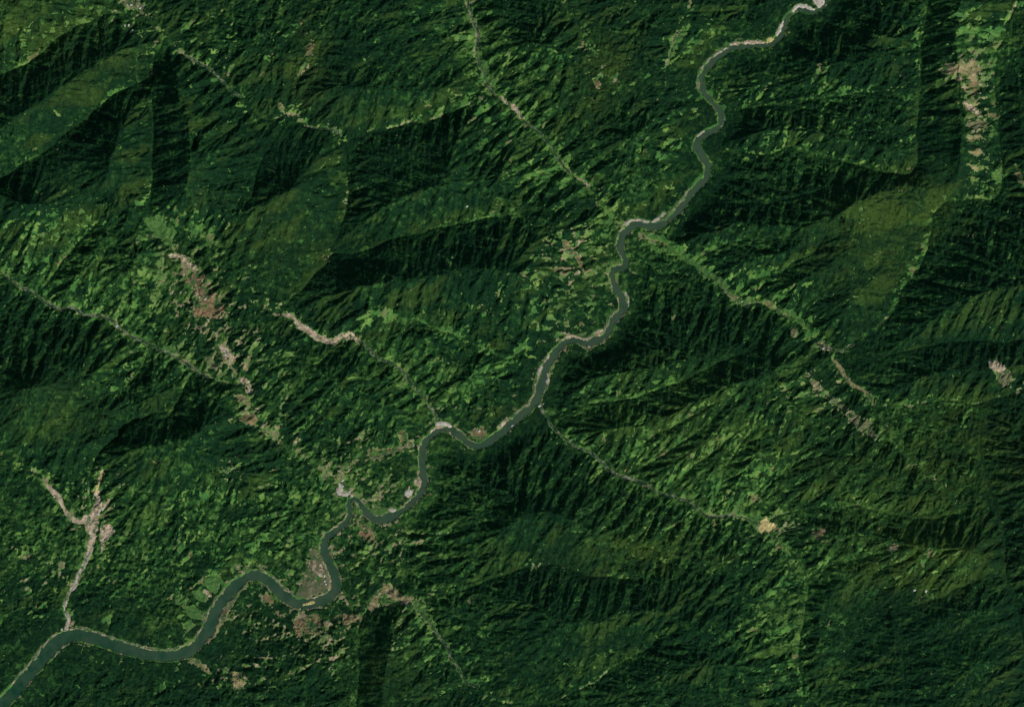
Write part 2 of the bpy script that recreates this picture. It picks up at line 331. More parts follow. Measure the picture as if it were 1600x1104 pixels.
# valley floor by the river, and the channel itself
rw = rw*(.80+.14*sm(620, 950, GY))
edge = rd-rw+(fbm(GX, GY, 8, 4, 61, .7)-.5)*8
fl = sm(2, 46, edge)
H = np.where(rd < 60, rz+14+(H-rz-14)*fl, H)
H = np.where(rd < 60, np.where(edge < 1.2, rz-8+18*sm(-1.2, 1.2, edge), H), H).astype(np.float32)
H = H-13*np.exp(-(DV/1.6)**2)*sm(6, 20, rd-rw)
GZ = H
print('relief', time.time()-T0, GZ.min(), GZ.max())
def ground(x, y):
    xx = np.clip((x-X0)/STEP, 0, NX-1.001); yy = np.clip((y-Y0)/STEP, 0, NY-1.001)
    x0 = xx.astype(np.int32); y0 = yy.astype(np.int32); fx = xx-x0; fy = yy-y0
    return (GZ[y0, x0]*(1-fx)+GZ[y0, x0+1]*fx)*(1-fy)+(GZ[y0+1, x0]*(1-fx)+GZ[y0+1, x0+1]*fx)*fy

# ------------------------------------------------------------------ materials
def mat(name, rough=.9, spec=.1):
    m = bpy.data.materials.new(name); m.use_nodes = True
    b = m.node_tree.nodes['Principled BSDF']; b.inputs['Roughness'].default_value = rough; b.inputs['Specular IOR Level'].default_value = spec
    return m, m.node_tree, b
def N(t, kind, **kw):
    n = t.nodes.new(kind)
    for k, v in kw.items():
        if k in n.inputs: n.inputs[k].default_value = v
        else: setattr(n, k, v)
    return n
def ramp(t, fac, stops):
    r = t.nodes.new('ShaderNodeValToRGB'); e = r.color_ramp.elements
    e[0].position, e[0].color = stops[0][0], (*stops[0][1], 1); e[1].position, e[1].color = stops[-1][0], (*stops[-1][1], 1)
    for p, c in stops[1:-1]: q = e.new(p); q.color = (*c, 1)
    t.links.new(fac, r.inputs[0]); return r.outputs[0]
def attr(t, n): a = t.nodes.new('ShaderNodeAttribute'); a.attribute_name = n; return a.outputs['Fac']
def mix(t, f, a, b, mode='MIX'):
    m = t.nodes.new('ShaderNodeMix'); m.data_type = 'RGBA'; m.blend_type = mode
    (t.links.new(f, m.inputs[0]) if not isinstance(f, (int, float)) else setattr(m.inputs[0], 'default_value', f))
    for s, v in ((6, a), (7, b)):
        (t.links.new(v, m.inputs[s]) if not isinstance(v, tuple) else setattr(m.inputs[s], 'default_value', (*v, 1)))
    return m.outputs[2]
def noise(t, scale, detail=3, rough=.6, stretch=None):
    g = t.nodes.new('ShaderNodeTexCoord'); mp = t.nodes.new('ShaderNodeMapping')
    if stretch: mp.inputs['Scale'].default_value = stretch[0]; mp.inputs['Rotation'].default_value = (0, 0, stretch[1])
    n = t.nodes.new('ShaderNodeTexNoise'); n.inputs['Scale'].default_value = scale; n.inputs['Detail'].default_value = detail; n.inputs['Roughness'].default_value = rough
    t.links.new(g.outputs['Object'], mp.inputs[0]); t.links.new(mp.outputs[0], n.inputs['Vector']); return n.outputs[0]

mf, t, b = mat('forest_canopy', 1, 0)
c1 = ramp(t, attr(t, 'tone'), [(0, (.007, .028, .013)), (.35, (.010, .038, .014)), (.6, (.019, .062, .018)), (.8, (.044, .118, .028)), (1, (.085, .175, .045))])
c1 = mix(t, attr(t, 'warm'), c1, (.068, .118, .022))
n1 = ramp(t, noise(t, .012, 4, .7), [(.3, (.58, .60, .62)), (.7, (1.35, 1.33, 1.28))])
n2 = ramp(t, noise(t, .035, 3, .7), [(.3, (.62, .64, .66)), (.7, (1.38, 1.34, 1.28))])
c1 = mix(t, 1.0, c1, n1, 'MULTIPLY'); c1 = mix(t, 1.0, c1, n2, 'MULTIPLY'); t.links.new(c1, b.inputs['Base Color'])
mg, t, b = mat('open_ground', 1, 0)
c1 = ramp(t, attr(t, 'tone'), [(0, (.030, .10, .030)), (.4, (.052, .155, .036)), (.7, (.115, .235, .050)), (.9, (.22, .32, .085)), (1, (.20, .24, .12))])
c1 = mix(t, attr(t, 'warm'), c1, (.17, .15, .075))
c1 = mix(t, attr(t, 'bare'), c1, ramp(t, noise(t, .015, 4, .7), [(.3, (.12, .11, .05)), (.5, (.26, .22, .13)), (.7, (.46, .39, .26))]))
n1 = ramp(t, noise(t, .01, 4, .7), [(.3, (.7, .7, .7)), (.7, (1.3, 1.3, 1.3))])
c1 = mix(t, 1.0, c1, n1, 'MULTIPLY'); t.links.new(c1, b.inputs['Base Color'])
mw, t, b = mat('river_water', .3, .12)
c1 = ramp(t, noise(t, .004, 5, .65), [(.3, (.004, .040, .019)), (.55, (.008, .052, .025)), (.72, (.026, .075, .038))])
c1 = mix(t, attr(t, 'silt'), c1, (.048, .086, .048)); t.links.new(c1, b.inputs['Base Color'])
def patchmat(name, stops, scale=.012, green=0):
    m, t, b = mat(name, 1, 0); n = noise(t, scale, 6, .8); c = ramp(t, n, stops)
    if green:                                  # grass and scrub growing through in tufts
        g = ramp(t, noise(t, scale*.55, 6, .75), [(.5-.09+green, (1, 1, 1)), (.5+green, (0, 0, 0))]); gr = t.nodes.new('ShaderNodeRGBToBW'); t.links.new(g, gr.inputs[0])
        c = mix(t, gr.outputs[0], c, (.045, .105, .035))
    t.links.new(c, b.inputs['Base Color']); return m
MG = {
 'gravel': patchmat('pale_gravel', [(.28, (.17, .16, .12)), (.5, (.40, .35, .28)), (.7, (.62, .56, .48))], .02, green=-0.02),
 'pink': patchmat('pink_gravel', [(.30, (.13, .13, .07)), (.48, (.38, .30, .20)), (.70, (.80, .66, .51))], .018, green=-0.015),
 'white': patchmat('white_gravel', [(.28, (.20, .20, .14)), (.5, (.46, .42, .34)), (.7, (.78, .72, .64))], .03),
 'tan': patchmat('dry_grass', [(.28, (.11, .13, .045)), (.5, (.26, .22, .11)), (.72, (.42, .34, .20))], .010, green=-0.01),
 'brown': patchmat('tilled_earth', [(.3, (.06, .10, .035)), (.48, (.20, .135, .07)), (.7, (.40, .26, .16))], .010, green=0.02),
 'yellow': patchmat('ripe_crop', [(.3, (.22, .22, .07)), (.5, (.50, .42, .17)), (.68, (.72, .60, .30))], .02, green=-.05),
 'green': patchmat('pasture', [(.3, (.030, .095, .025)), (.5, (.060, .14, .038)), (.7, (.12, .21, .06))], .016),
 'shore': patchmat('lit_shore_soil', [(.3, (.09, .11, .055)), (.5, (.22, .21, .13)), (.72, (.48, .44, .33))], .02, green=.05),  # pale tones paint the sun on the cut bank
 'stream': patchmat('stream_bed', [(.42, (.016, .038, .020)), (.51, (.035, .080, .035)), (.58, (.17, .18, .12)), (.70, (.42, .39, .33))], .010),
 'olive': patchmat('scrub', [(.3, (.06, .10, .04)), (.5, (.12, .13, .065)), (.7, (.26, .23, .15))], .010, green=-.02),
}

# ------------------------------------------------------------------ land cover
# how much of the land is cleared
dens = gauss([
 (120,430,170,90,0,.55),(300,500,120,110,40,.55),(470,610,110,80,40,.4),(330,850,230,110,0,.55),(100,880,140,110,0,.4),(520,880,120,120,0,.5),
 (480,1010,200,70,0,.45),(600,740,90,70,0,.5),(700,600,100,60,0,.4),(700,520,130,70,0,.25),(890,430,90,110,60,.55),(840,250,110,60,45,.5),(1040,240,60,200,20,.3),
 (1200,110,120,60,0,.45),(1260,180,120,50,10,.35),(1470,60,100,60,0,.45),(1520,200,35,110,4,.35),(1490,100,30,40,0,.1),(1480,430,120,60,0,.4),(1180,440,120,45,30,.5),
 (1450,660,120,50,0,.4),(1260,600,60,60,0,.45),(1200,760,120,90,20,.45),(1060,790,150,45,20,.5),(1210,980,50,130,0,.6),(1440,880,80,40,0,.55),
 (1000,680,130,50,0,.3),(1000,860,100,40,20,.3),(700,1010,100,60,20,.5),(60,40,90,50,-30,.25),(760,80,60,110,0,.5),(400,230,150,70,40,.2),(600,50,200,40,0,.2),
 (340,60,140,60,30,.3),(880,90,120,60,0,.25),(980,640,120,40,-15,.25),(650,860,110,60,0,.3),(1010,420,60,60,0,.4),(330,370,110,30,30,.4),(930,600,60,60,0,.3),
 (1560,130,60,60,0,.25),(1380,220,70,30,10,.2),(640,170,120,30,-5,.3),(1560,320,60,60,0,.35), (60,350,90,40,10,.3)])
dens -= gauss([(150,250,120,50,-25,.4),(620,250,90,45,0,.5),(430,250,50,60,0,.4),(600,400,120,35,0,.5),(1100,540,110,30,-10,.4),(1200,330,100,40,0,.5),(1465,240,32,50,0,.8),
 (1560,1000,150,120,0,.6),(1350,1000,80,90,0,.4),(60,560,80,60,0,.4),(180,670,120,40,-10,.3),(620,110,90,40,0,.4),(840,900,110,50,20,.4),(590,1040,22,80,0,.9),(1350,60,90,60,0,.3),
 (1450,560,130,40,0,.5),(1350,450,50,80,20,.4),(860,980,200,60,0,.2),(1590,700,60,200,0,.5),(470,380,60,70,0,.3),(780,480,90,60,20,.15)])
dens = np.clip(dens*.8+.42*sm(20, 0, DV)*sm(-.35, .1, dens)*(.4+fbm(GX, GY, 60, 2, 9)), 0, .85)
# noise with an ENE grain
ca, sa = math.cos(R(-28)), math.sin(R(-28))
gu = GX*ca+GY*sa; gv = -GX*sa+GY*ca
wu = gu+(fbm(GX, GY, 12, 3, 5)-.5)*12; wv = gv+(fbm(GX, GY, 12, 3, 8)-.5)*12
cl = .78*fbm(wu/1.7, wv, 6.5, 4, 2, .65)+.22*fbm(wu/1.5, wv, 30, 3, 7)
sy_, sx_ = np.gradient(blur(GZ, 3), mpx)
Lx, Ly = math.sin(R(SUN_AZ)), -math.cos(R(SUN_AZ))        # towards the sun in map axes (y down)
# clearings favour sun-facing sides of the spurs: lit brightness put into the cover
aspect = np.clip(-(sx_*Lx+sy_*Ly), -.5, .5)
BR = np.clip(gauss([(480,990,110,55,0,.9),(560,955,50,25,0,.6),(600,830,70,50,0,.7),(500,890,45,45,0,.7),(405,690,60,60,45,.8),(560,725,50,40,0,.7),(330,490,60,90,-35,.7),(350,1060,70,35,10,.7),(640,755,30,35,0,.7),
 (885,400,40,60,0,.5),(1330,650,60,40,40,.4),(1510,150,45,90,0,.35),(1565,580,35,35,0,.6),(1260,590,40,40,0,.5),(160,790,40,60,0,.6),(220,25,50,35,0,.5),(935,130,35,35,0,.6),(905,530,60,30,0,.5),(480,100,20,60,10,.6),(690,670,60,30,0,.5),(420,480,60,40,0,.4),(1250,830,70,30,0,.4),(60,900,60,60,0,.35)])
 *1.0+.35*sm(26, 4, rd-rw)*sm(300, 420, GY), 0, 1)
BS = fbm(wu/1.3, wv, 5, 4, 46, .7)
DSW = (.25+.75*sm(.42, .58, fbm(GX, GY, 60, 2, 43)))*(1-.9*sm(1380, 1420, GX)*sm(60, 80, GY)*sm(500, 470, GY))*(1-.8*sm(1200, 1220, GX)*sm(860, 890, GY))
th = .745-.19*dens-.085*sm(13, 0, DS)*DSW-.035*BR-.22*aspect*sm(.05, .3, dens)
clear = cl-th+.06*(fbm(wu/1.6, wv, 3.2, 2, 15)-.5)
clear = np.where(rd-rw < 1.5, .1, clear)
# field patchwork: cellular tone
def cells(x, y, w, s):
    fx = x/w; fy = y/w; ci = np.floor(fx).astype(np.int32); cj = np.floor(fy).astype(np.int32)
    best = np.full(x.shape, 9., np.float32); v = np.zeros(x.shape, np.float32)
    for a in (-1, 0, 1):
        for b_ in (-1, 0, 1):
            ii = (ci+a) & 255; jj = (cj+b_) & 255
            d = (ci+a+TAB[s][jj, ii]-fx)**2+(cj+b_+TAB[s+1][jj, ii]-fy)**2
            m = d < best; best[m] = d[m]; v[m] = TAB[s+2][jj, ii][m]
    return v
cv = cells(wu/1.4, wv, 8.5, 20)
cv2 = cells(wu/1.3, wv, 4.5, 24)
print('cover', time.time()-T0)

# ------------------------------------------------------------------ named patches of open land (outline in map units)
patches = []      # name, label, category, material, mask on grid, lift, group
def poly_sd(x, y, pts):   # signed distance-like: >0 inside
    p = np.array(pts); q = np.roll(p, -1, 0); d = np.full(x.shape, 1e9, np.float32); ins = np.zeros(x.shape, bool)
    for (ax, ay), (bx, by) in zip(p, q):
        dx, dy = bx-ax, by-ay; t = np.clip(((x-ax)*dx+(y-ay)*dy)/(dx*dx+dy*dy+1e-9), 0, 1)
        d = np.minimum(d, np.hypot(x-ax-t*dx, y-ay-t*dy))
        c = (ay > y) != (by > y); xi = (bx-ax)*(y-ay)/(by-ay+1e-12)+ax; ins ^= c & (x < xi)
    return np.where(ins, d, -d)
def line_sd(x, y, p):     # p: x,y,w ; >0 inside
    d = np.full(x.shape, -1e9, np.float32)
    for (ax, ay, aw), (bx, by, bw) in zip(p[:-1], p[1:]):
        dx, dy = bx-ax, by-ay; t = np.clip(((x-ax)*dx+(y-ay)*dy)/(dx*dx+dy*dy+1e-9), 0, 1)
        d = np.maximum(d, (aw+(bw-aw)*t)/2-np.hypot(x-ax-t*dx, y-ay-t*dy))
    return d
def build_mesh(name, co, faces, material, smooth=True, at=None):
    me = bpy.data.meshes.new(name); nf = len(faces)
    me.vertices.add(len(co)); me.vertices.foreach_set('co', co.astype(np.float32).ravel())
    me.loops.add(nf*4); me.loops.foreach_set('vertex_index', faces.astype(np.int32).ravel())
    me.polygons.add(nf); me.polygons.foreach_set('loop_start', np.arange(0, nf*4, 4, dtype=np.int32)); me.polygons.foreach_set('loop_total', np.full(nf, 4, np.int32))
    me.polygons.foreach_set('use_smooth', np.full(nf, smooth, bool))
    me.update(calc_edges=True)
    for k, v in (at or {}).items():
        a = me.attributes.new(k, 'FLOAT', 'POINT'); a.data.foreach_set('value', v.astype(np.float32).ravel())
    me.materials.append(material)
    o = bpy.data.objects.new(name, me); C.objects.link(o); return o
def grid_faces(ny, nx, keep):
    j, i = np.nonzero(keep); v = j*nx+i
    return np.stack([v, v+nx, v+nx+1, v+1], 1)   # y runs down -> upward normals
def compact(co, f, at=None):
    u, inv = np.unique(f, return_inverse=True); return co[u], inv.reshape(f.shape), {k: v.ravel()[u] for k, v in (at or {}).items()}
CUT = np.full(GX.shape, -1e3, np.float32)     # where named patches lie the forest is cleared
def onvalley(p):
    q = wig(p, 3); q[:, 0] -= samp(wx, q[:, 0], q[:, 1], STEP); q[:, 1] -= samp(wy, q[:, 0], q[:, 1], STEP); return q
def patch(name, label, cat, m, kind, pts, ragged=3.0, thr=0.0, holes=0.0, lift=2.5, group=None, seed=0, wave=8, spk=0.0):
    pts = L(pts)
    xs = [p[0] for p in pts]; ys = [p[1] for p in pts]
    s = .6; x0, x1, y0, y1 = min(xs)-14, max(xs)+14, min(ys)-14, max(ys)+14
    nx = int((x1-x0)/s)+1; ny = int((y1-y0)/s)+1
    x, y = np.meshgrid(x0+np.arange(nx)*s, y0+np.arange(ny)*s)
    ln = cr(pts, 4) if kind == 'line' else None
    if name == 'stony_stream' and seed > 64: ln[:, 2] *= .62
    if kind == 'line' and 64 < seed < 96: ln = onvalley(resample(ln, 4.0))       # lies in its valley floor
    f = (lambda a, b_: poly_sd(a, b_, [p[:2] for p in pts])) if kind == 'poly' else (lambda a, b_: line_sd(a, b_, ln))
    def field(a, b_):
        r = f(a, b_)+(fbm(a, b_, wave, 4, seed+11, .7)-.5)*3.6*ragged
        if holes: r = np.minimum(r, (fbm(a/1.2, b_, wave*.8, 3, seed+31)-holes)*24)
        return r
    d = field(x, y)
    z = ground(x, y)+lift
    ins = d > thr
    keep = ins[:-1, :-1] | ins[1:, :-1] | ins[:-1, 1:] | ins[1:, 1:]
    # keep off the water
    wd = samp(rd-rw, x, y, STEP)
    if not name.startswith(('gravel_bar', 'shoal')): keep &= (wd[:-1, :-1] > .3)
    if not keep.any(): print('EMPTY', name, label); return
    lab = np.where(keep, np.arange(keep.size).reshape(keep.shape)+1, 0)     # one connected piece only
    for _ in range(1500):
        p = np.pad(lab, 1); n = np.maximum.reduce([lab, p[:-2, 1:-1], p[2:, 1:-1], p[1:-1, :-2], p[1:-1, 2:]])*keep
        if (n == lab).all(): break
        lab = n
    u, c = np.unique(lab[keep], return_counts=True); keep &= lab == u[c.argmax()]
    z = z-np.where(ins, 0, 5.0)                # rim tucks into the ground
    co = np.stack([(x-800)*U, (552-y)*U, z], 2).reshape(-1, 3)
    co, fc, _ = compact(co, grid_faces(ny, nx, keep))
    o = build_mesh(name, co, fc, MG[m])
    o['label'] = label; o['category'] = cat
    if group: o['group'] = group
    i0, i1 = max(0, int((x0-X0)/STEP)), min(NX, int((x1-X0)/STEP)); j0, j1 = max(0, int((y0-Y0)/STEP)), min(NY, int((y1-Y0)/STEP))
    if i1 > i0 and j1 > j0:
        CUT[j0:j1, i0:i1] = np.maximum(CUT[j0:j1, i0:i1], field(GX[j0:j1, i0:i1], GY[j0:j1, i0:i1])+1.1)
    return o
#PATCHES
# --- gravel and sand along the river
G1 = 'pale gravel bars along the upper river'
patch('gravel_bar', 'white gravel bar at the very top of the river, cut off by the frame edge', 'gravel bar', 'white', 'poly', '1270,-22 1288,-24 1293,-4 1290,8 1280,13 1272,7', 2, lift=4, group=G1, seed=1)
patch('gravel_bar', 'long cream gravel bar lying just below the topmost white bar of the river', 'gravel bar', 'white', 'line', '1240,17,5 1249,12,9 1260,12,8 1272,15,4', 2, lift=4, group=G1, seed=2)
patch('gravel_bar', 'narrow white gravel bar on the inside of the upper river before the round meadow', 'gravel bar', 'white', 'line', '1227,33,4 1221,42,6 1216,52,7 1213,60,4', 2, lift=4, group=G1, seed=3)
patch('gravel_bar', 'long pinkish white gravel bar on the north bank where the river turns west', 'gravel bar', 'pink', 'line', '1142,70,3 1152,69,6 1165,68,6 1180,67,7 1193,67,5 1200,69,3', 2.2, lift=4, group=G1, seed=4)
patch('gravel_bar', 'thin pale gravel bar beside the upstream end of the wide northern bend', 'gravel bar', 'gravel', 'line', '1117,88,2.5 1128,80,4 1137,75,4 1144,72,3', 2, lift=4, group=G1, seed=5)
patch('gravel_bar', 'small bright gravel spot where the river narrows below the wide northern bend', 'gravel bar', 'white', 'line', '1103,147,4 1106,151,6 1109,155,3', 1, lift=4, group=G1, seed=6)
patch('gravel_bar', 'curved pale gravel bar on the inner east bend of the northern river', 'gravel bar', 'gravel', 'line', '1124,172,3 1129,181,5 1129,190,5 1124,198,4', 1.5, lift=4, group=G1, seed=7)
patch('gravel_bar', 'small pale bar on the west side of the kink in the northern river', 'gravel bar', 'gravel', 'line', '1100,206,3 1093,212,4 1086,220,3 1084,228,2', 1.5, lift=4, group=G1, seed=8)
patch('meadow', 'small round pale green meadow against the upper river bend', 'meadow', 'yellow', 'poly', '1198,61 1205,59 1211,62 1210,66 1203,71 1198,68', 1, lift=3, seed=9)
patch('gravel_bar', 'slender pale bar on the north shore where the river swings west', 'gravel bar', 'gravel', 'line', '974,352,3 984,346,4 997,344,4 1012,347,4 1024,345,3 1040,333,3', 2, lift=4, seed=10)
patch('gravel_bar', 'pinkish gravel bar filling the west corner of the double river bend', 'gravel bar', 'pink', 'line', '884,527,3 892,526,4 903,528,5 913,533,5 921,541,3', 2, lift=4, seed=11)
patch('gravel_bar', 'small pink gravel bar just upstream of the double river bend', 'gravel bar', 'pink', 'line', '926,521,3 934,519,5 941,516,3', 1.5, lift=4, seed=12)
patch('gravel_bar', 'small pale bar on the east bank of the bulging river bend', 'gravel bar', 'gravel', 'line', '977,458,3 981,466,4 981,476,3', 1.5, lift=4, seed=13)
patch('gravel_bar', 'pale stony bar on the west bank above the mid river island', 'gravel bar', 'gravel', 'line', '858,556,2.5 851,566,4 844,577,4 841,584,2', 2, lift=4, seed=14)
patch('gravel_bar', 'whitish gravel island on the east side of the straight mid river', 'gravel bar', 'gravel', 'line', '856,584,3 855,593,5 852,603,5 849,614,3', 1.5, lift=4, seed=15)
patch('gravel_bar', 'tiny pink bar at the inner foot of the long river curve', 'gravel bar', 'pink', 'line', '779,668,3 787,661,5 793,655,3', 1.2, lift=4, seed=16)
patch('gravel_bar', 'white gravel spit at the mouth of the stream where the river hooks south', 'gravel bar', 'white', 'line', '683,663,4 690,661,5 698,663,4 704,667,3', 1.6, lift=5, seed=17)
patch('gravel_bar', 'pink bar on the west side of the river hook under the white spit', 'gravel bar', 'pink', 'line', '687,668,3 680,672,5 674,676,4', 1.4, lift=5, seed=18)
patch('bare_ground', 'brown bare ground beside the river below its sharp hook', 'bare ground', 'brown', 'poly', '736,674 744,668 754,668 760,676 758,688 750,690 745,682 739,681', 3, seed=19)
patch('gravel_bar', 'small cream bar tucked on the east tip of the round river meadow', 'gravel bar', 'gravel', 'line', '609,796,3 614,797,5 618,796,3', 1, lift=4, seed=20)
patch('gravel_bar', 'bright yellow sand bar at the bottom of the lower loop of the river', 'sand bar', 'yellow', 'line', '474,945,2 481,943,4 489,940,3', 1.4, lift=14, seed=21)
patch('sand_flat', 'broad grey brown sand flat inside the lower river loop', 'sand flat', 'olive', 'poly', '484,866 492,860 500,868 507,884 514,898 518,912 512,924 498,926 482,932 462,930 468,914 476,902 479,886', 4, holes=.34, seed=22)
patch('gravel_patch', 'pinkish gravel patch on the west edge of the loop sand flat', 'gravel patch', 'pink', 'poly', '487,875 496,872 504,885 508,898 500,903 492,893 485,888', 3, holes=.42, seed=23)
patch('village_ground', 'whitish cleared ground of the village where the stream joins the hooked river', 'village ground', 'white', 'poly', '524,748 531,744 535,752 532,762 543,768 550,775 541,779 532,775 526,768 529,758', 3.2, holes=.38, seed=24)
patch('gravel_patch', 'white gravel patch within the fields of the round river peninsula', 'gravel patch', 'white', 'poly', '633,768 638,763 645,766 644,772 639,776 633,774', 2, seed=25)
patch('gravel_patch', 'pink earth patch beside the river at the top of the round peninsula', 'bare patch', 'pink', 'poly', '646,750 655,745 658,752 652,758 646,756', 2, seed=26)
patch('meadow', 'smooth green meadow filling the inside of the small river hook', 'meadow', 'green', 'poly', '578,797 590,792 603,793 610,797 602,803 590,805 581,802', 1.5, seed=27)
patch('scrub_strip', 'long pale scrubby strip on the south east bank below the first river arch', 'scrub strip', 'olive', 'line', '384,914,4 372,925,8 360,940,10 352,954,9 346,962,8', 3, seed=28)
patch('sandy_strip', 'pinkish sandy strip ending near the river below the pale scrub strip', 'sandy strip', 'tan', 'line', '352,955,7 346,965,9 340,976,9 332,990,8 326,1001,5', 3, seed=29)
# --- pale strips on the lit shore: sunlight on the cut bank put into colour
def bank(label, a, b_, side, off=.9, w=2.1, seed=0, m='shore', rag=1.7):
    i = [k for k in range(len(riv)) if True]
    ia = int(np.argmin(np.hypot(riv[:, 0]-a[0], riv[:, 1]-a[1]))); ib = int(np.argmin(np.hypot(riv[:, 0]-b_[0], riv[:, 1]-b_[1])))
    seg = riv[min(ia, ib):max(ia, ib)+1]; tx, ty = np.gradient(seg[:, 0]), np.gradient(seg[:, 1]); l = np.hypot(tx, ty)
    xs = seg[:, 0]+side*ty/l*(seg[:, 2]/2+off); ys = seg[:, 1]-side*tx/l*(seg[:, 2]/2+off)
    s = ' '.join('%.1f,%.1f,%.1f' % (x, y, w) for x, y in zip(xs[::2], ys[::2]))
    patch('sunlit_bank', label, 'river bank', m, 'line', s, rag, thr=-.5, lift=2.5, seed=seed, wave=7, group='pale sunlit banks of the river')
bank('thin pale broken bank on the north west shore of the widest lower river', (3, 1100), (95, 998), -1, seed=40)
bank('thin cream bank along the north shore between the dry riverbed mouth and the low bend', (112, 991), (205, 1016), -1, seed=41)
bank('thin cream bank under the fields on the north shore of the low river bend', (207, 1017), (300, 1011), -1, seed=42)
bank('broken pale bank climbing the west shore up to the first river arch', (308, 1004), (400, 899), -1, seed=43)
bank('broken pale bank along the east shore falling from the first river arch', (404, 899), (470, 943), -1, seed=44)
bank('short pale bank at the east shore of the river near its lower left end', (66, 1030), (100, 997), 1, seed=45, w=1.6)
bank('pale bank on the west shore along the straight mid river', (800, 660), (860, 562), -1, seed=46, w=2.0)
bank('pale broken bank on the west shore of the long reach below the northern kinks', (1030, 352), (1102, 280), -1, seed=47, w=2.2)
bank('thin pale shore on the west side of the wide northern bend', (1098, 140), (1150, 74), -1, seed=48, w=2.0)
bank('thin pale shore west of the bulging river bend', (903, 532), (968, 490), -1, seed=49, w=1.6)
# --- dry and stony side streams
patch('dry_riverbed', 'wide pinkish dry riverbed in the lower left valley', 'dry riverbed', 'pink', 'line', '139,866,5 142,852,8 146,842,9 143,830,15 143,816,18 147,804,15 151,794,14 154,782,9 151,770,8', 4.5, seed=60, wave=9)
patch('gravel_patch', 'square pinkish gravel patch just east of the dry riverbed', 'gravel patch', 'pink', 'poly', '158,822 166,818 174,820 178,831 170,840 162,848 157,838', 2, seed=61)
patch('gravel_patch', 'short pink gravel spur pointing east from the upper dry riverbed', 'gravel patch', 'pink', 'line', '152,790,8 160,789,7 167,788,4', 2, seed=62)
patch('gravel_strip', 'forked pink gravel strip below the square gravel patch', 'gravel patch', 'pink', 'line', '158,842,4 160,852,4 158,862,2', 2, seed=63)
patch('sandy_strip', 'yellowish sandy strip rising from the dry riverbed to the sharp ridge end', 'sandy strip', 'yellow', 'line', '150,768,6 154,755,5 157,742,4 161,730,2', 2, seed=64)
patch('stony_stream', 'broken whitish stony stream from the dry riverbed down to the river', 'stony stream', 'gravel', 'line', '102,990,5 104,978,3 107,966,4 100,949,4 107,929,4 117,913,6 124,896,4 133,879,5 139,864,5', 2.0, thr=-.5, seed=63, wave=9)
patch('stony_stream', 'pink and grey stony stream joining the dry riverbed from the upper left', 'stony stream', 'pink', 'line', '72,756,3 78,763,5 86,772,8 93,779,7 98,791,4 108,805,5 118,814,5 128,815,6 134,807,5', 1.4, thr=-.9, seed=62, wave=9)
patch('gravel_bed', 'bright pinkish gravel bed snaking through the forest in the left centre', 'gravel bed', 'pink', 'line', '430,490,2 450,490,4 460,498,4 468,507,5 477,513,9 490,523,9 503,529,10 514,532,9 524,532,7 532,526,9 543,523,11 553,528,8 561,534,4', 2.6, seed=67, wave=7)
patch('stony_stream', 'thin broken pale stream between the bright gravel bed and the river', 'stony stream', 'stream', 'line', '561,534,3 571,543,3 587,559,3 600,562,4 607,565,4 627,581,4 640,595,3 657,615,3 667,628,2 677,645,3 680,656,3', 1.4, thr=-.9, seed=68, wave=9)
patch('stony_stream', 'long thin grey stream crossing the far left hills', 'stony stream', 'stream', 'line', '0,428,2 13,438,2 33,453,2.5 53,458,2.5 73,473,3 93,483,3 117,483,3 133,493,2 153,493,2 173,501,4 183,511,4 200,521,3 220,531,3 240,541,3 260,555,2 277,561,3 293,571,4 310,581,4 327,591,3', 1.4, thr=-.9, seed=69, wave=9)
patch('stony_stream', 'narrow pale stream running down the top centre valley', 'stony stream', 'stream', 'line', '728,-20,3 733,10,3 734,25,3 741,43,4 747,60,3 744,87,2 753,113,3 760,133,4 772,146,3', 1.4, thr=-.9, seed=70, wave=9)
patch('gravel_bed', 'grey pink gravel bed at the bottom of the top centre valley', 'gravel bed', 'pink', 'line', '776,148,4 786,156,5 797,165,7 808,174,7 820,186,4', 3, seed=71, wave=6)
patch('stony_stream', 'faint broken stream running south east below the grey pink gravel bed', 'stony stream', 'stream', 'line', '822,190,2.5 847,213,2.5 863,233,2 877,257,2 900,277,2', 1.4, thr=-.9, seed=72, wave=9)
patch('stony_stream', 'pale broken stream running from the straight mid river to the south east', 'stony stream', 'stream', 'line', '843,634,4 848,645,4 862,660,5 877,675,4 890,688,4 903,701,3 920,705,4 933,716,4 953,735,3 973,746,3 993,753,4 1010,758,3 1033,768,4 1053,773,2', 1.4, thr=-.9, seed=73, wave=9)
patch('stony_stream', 'glinting thin stream end among dark woods right of the centre', 'stony stream', 'stream', 'line', '1060,777,2 1083,789,3 1107,806,3 1133,808,3 1157,806,2.5 1183,816,3', 1.4, thr=-.9, seed=74, wave=9)
patch('stony_stream', 'thin stony stream from the forked bare hilltop to the bottom edge', 'stony stream', 'stream', 'line', '660,955,2 683,989,3 697,1006,4 707,1029,3 720,1049,3 730,1066,4 747,1073,3', 1.4, thr=-.9, seed=75, wave=9)
patch('stony_stream', 'bright thin stony strip descending south east from the dark hollow', 'stony stream', 'tan', 'line', '1302,560,3 1308,571,5 1316,582,6 1326,592,5 1340,604,5 1353,615,5 1362,622,4', 1.4, thr=-.9, seed=76, wave=9)
patch('stony_stream', 'short pale stream bend beneath the smooth dark leaf shaped slope', 'stony stream', 'stream', 'line', '1275,535,2 1290,541,5 1305,548,3 1320,547,2 1333,540,2', 1.4, thr=-.9, seed=77, wave=9)
patch('stony_stream', 'thin pale stream running down the upper left valley', 'stony stream', 'stream', 'line', '290,87,2 323,103,2.5 340,118,3 353,130,3 368,147,3 377,153,2.5', 1.4, thr=-.9, seed=78, wave=9)
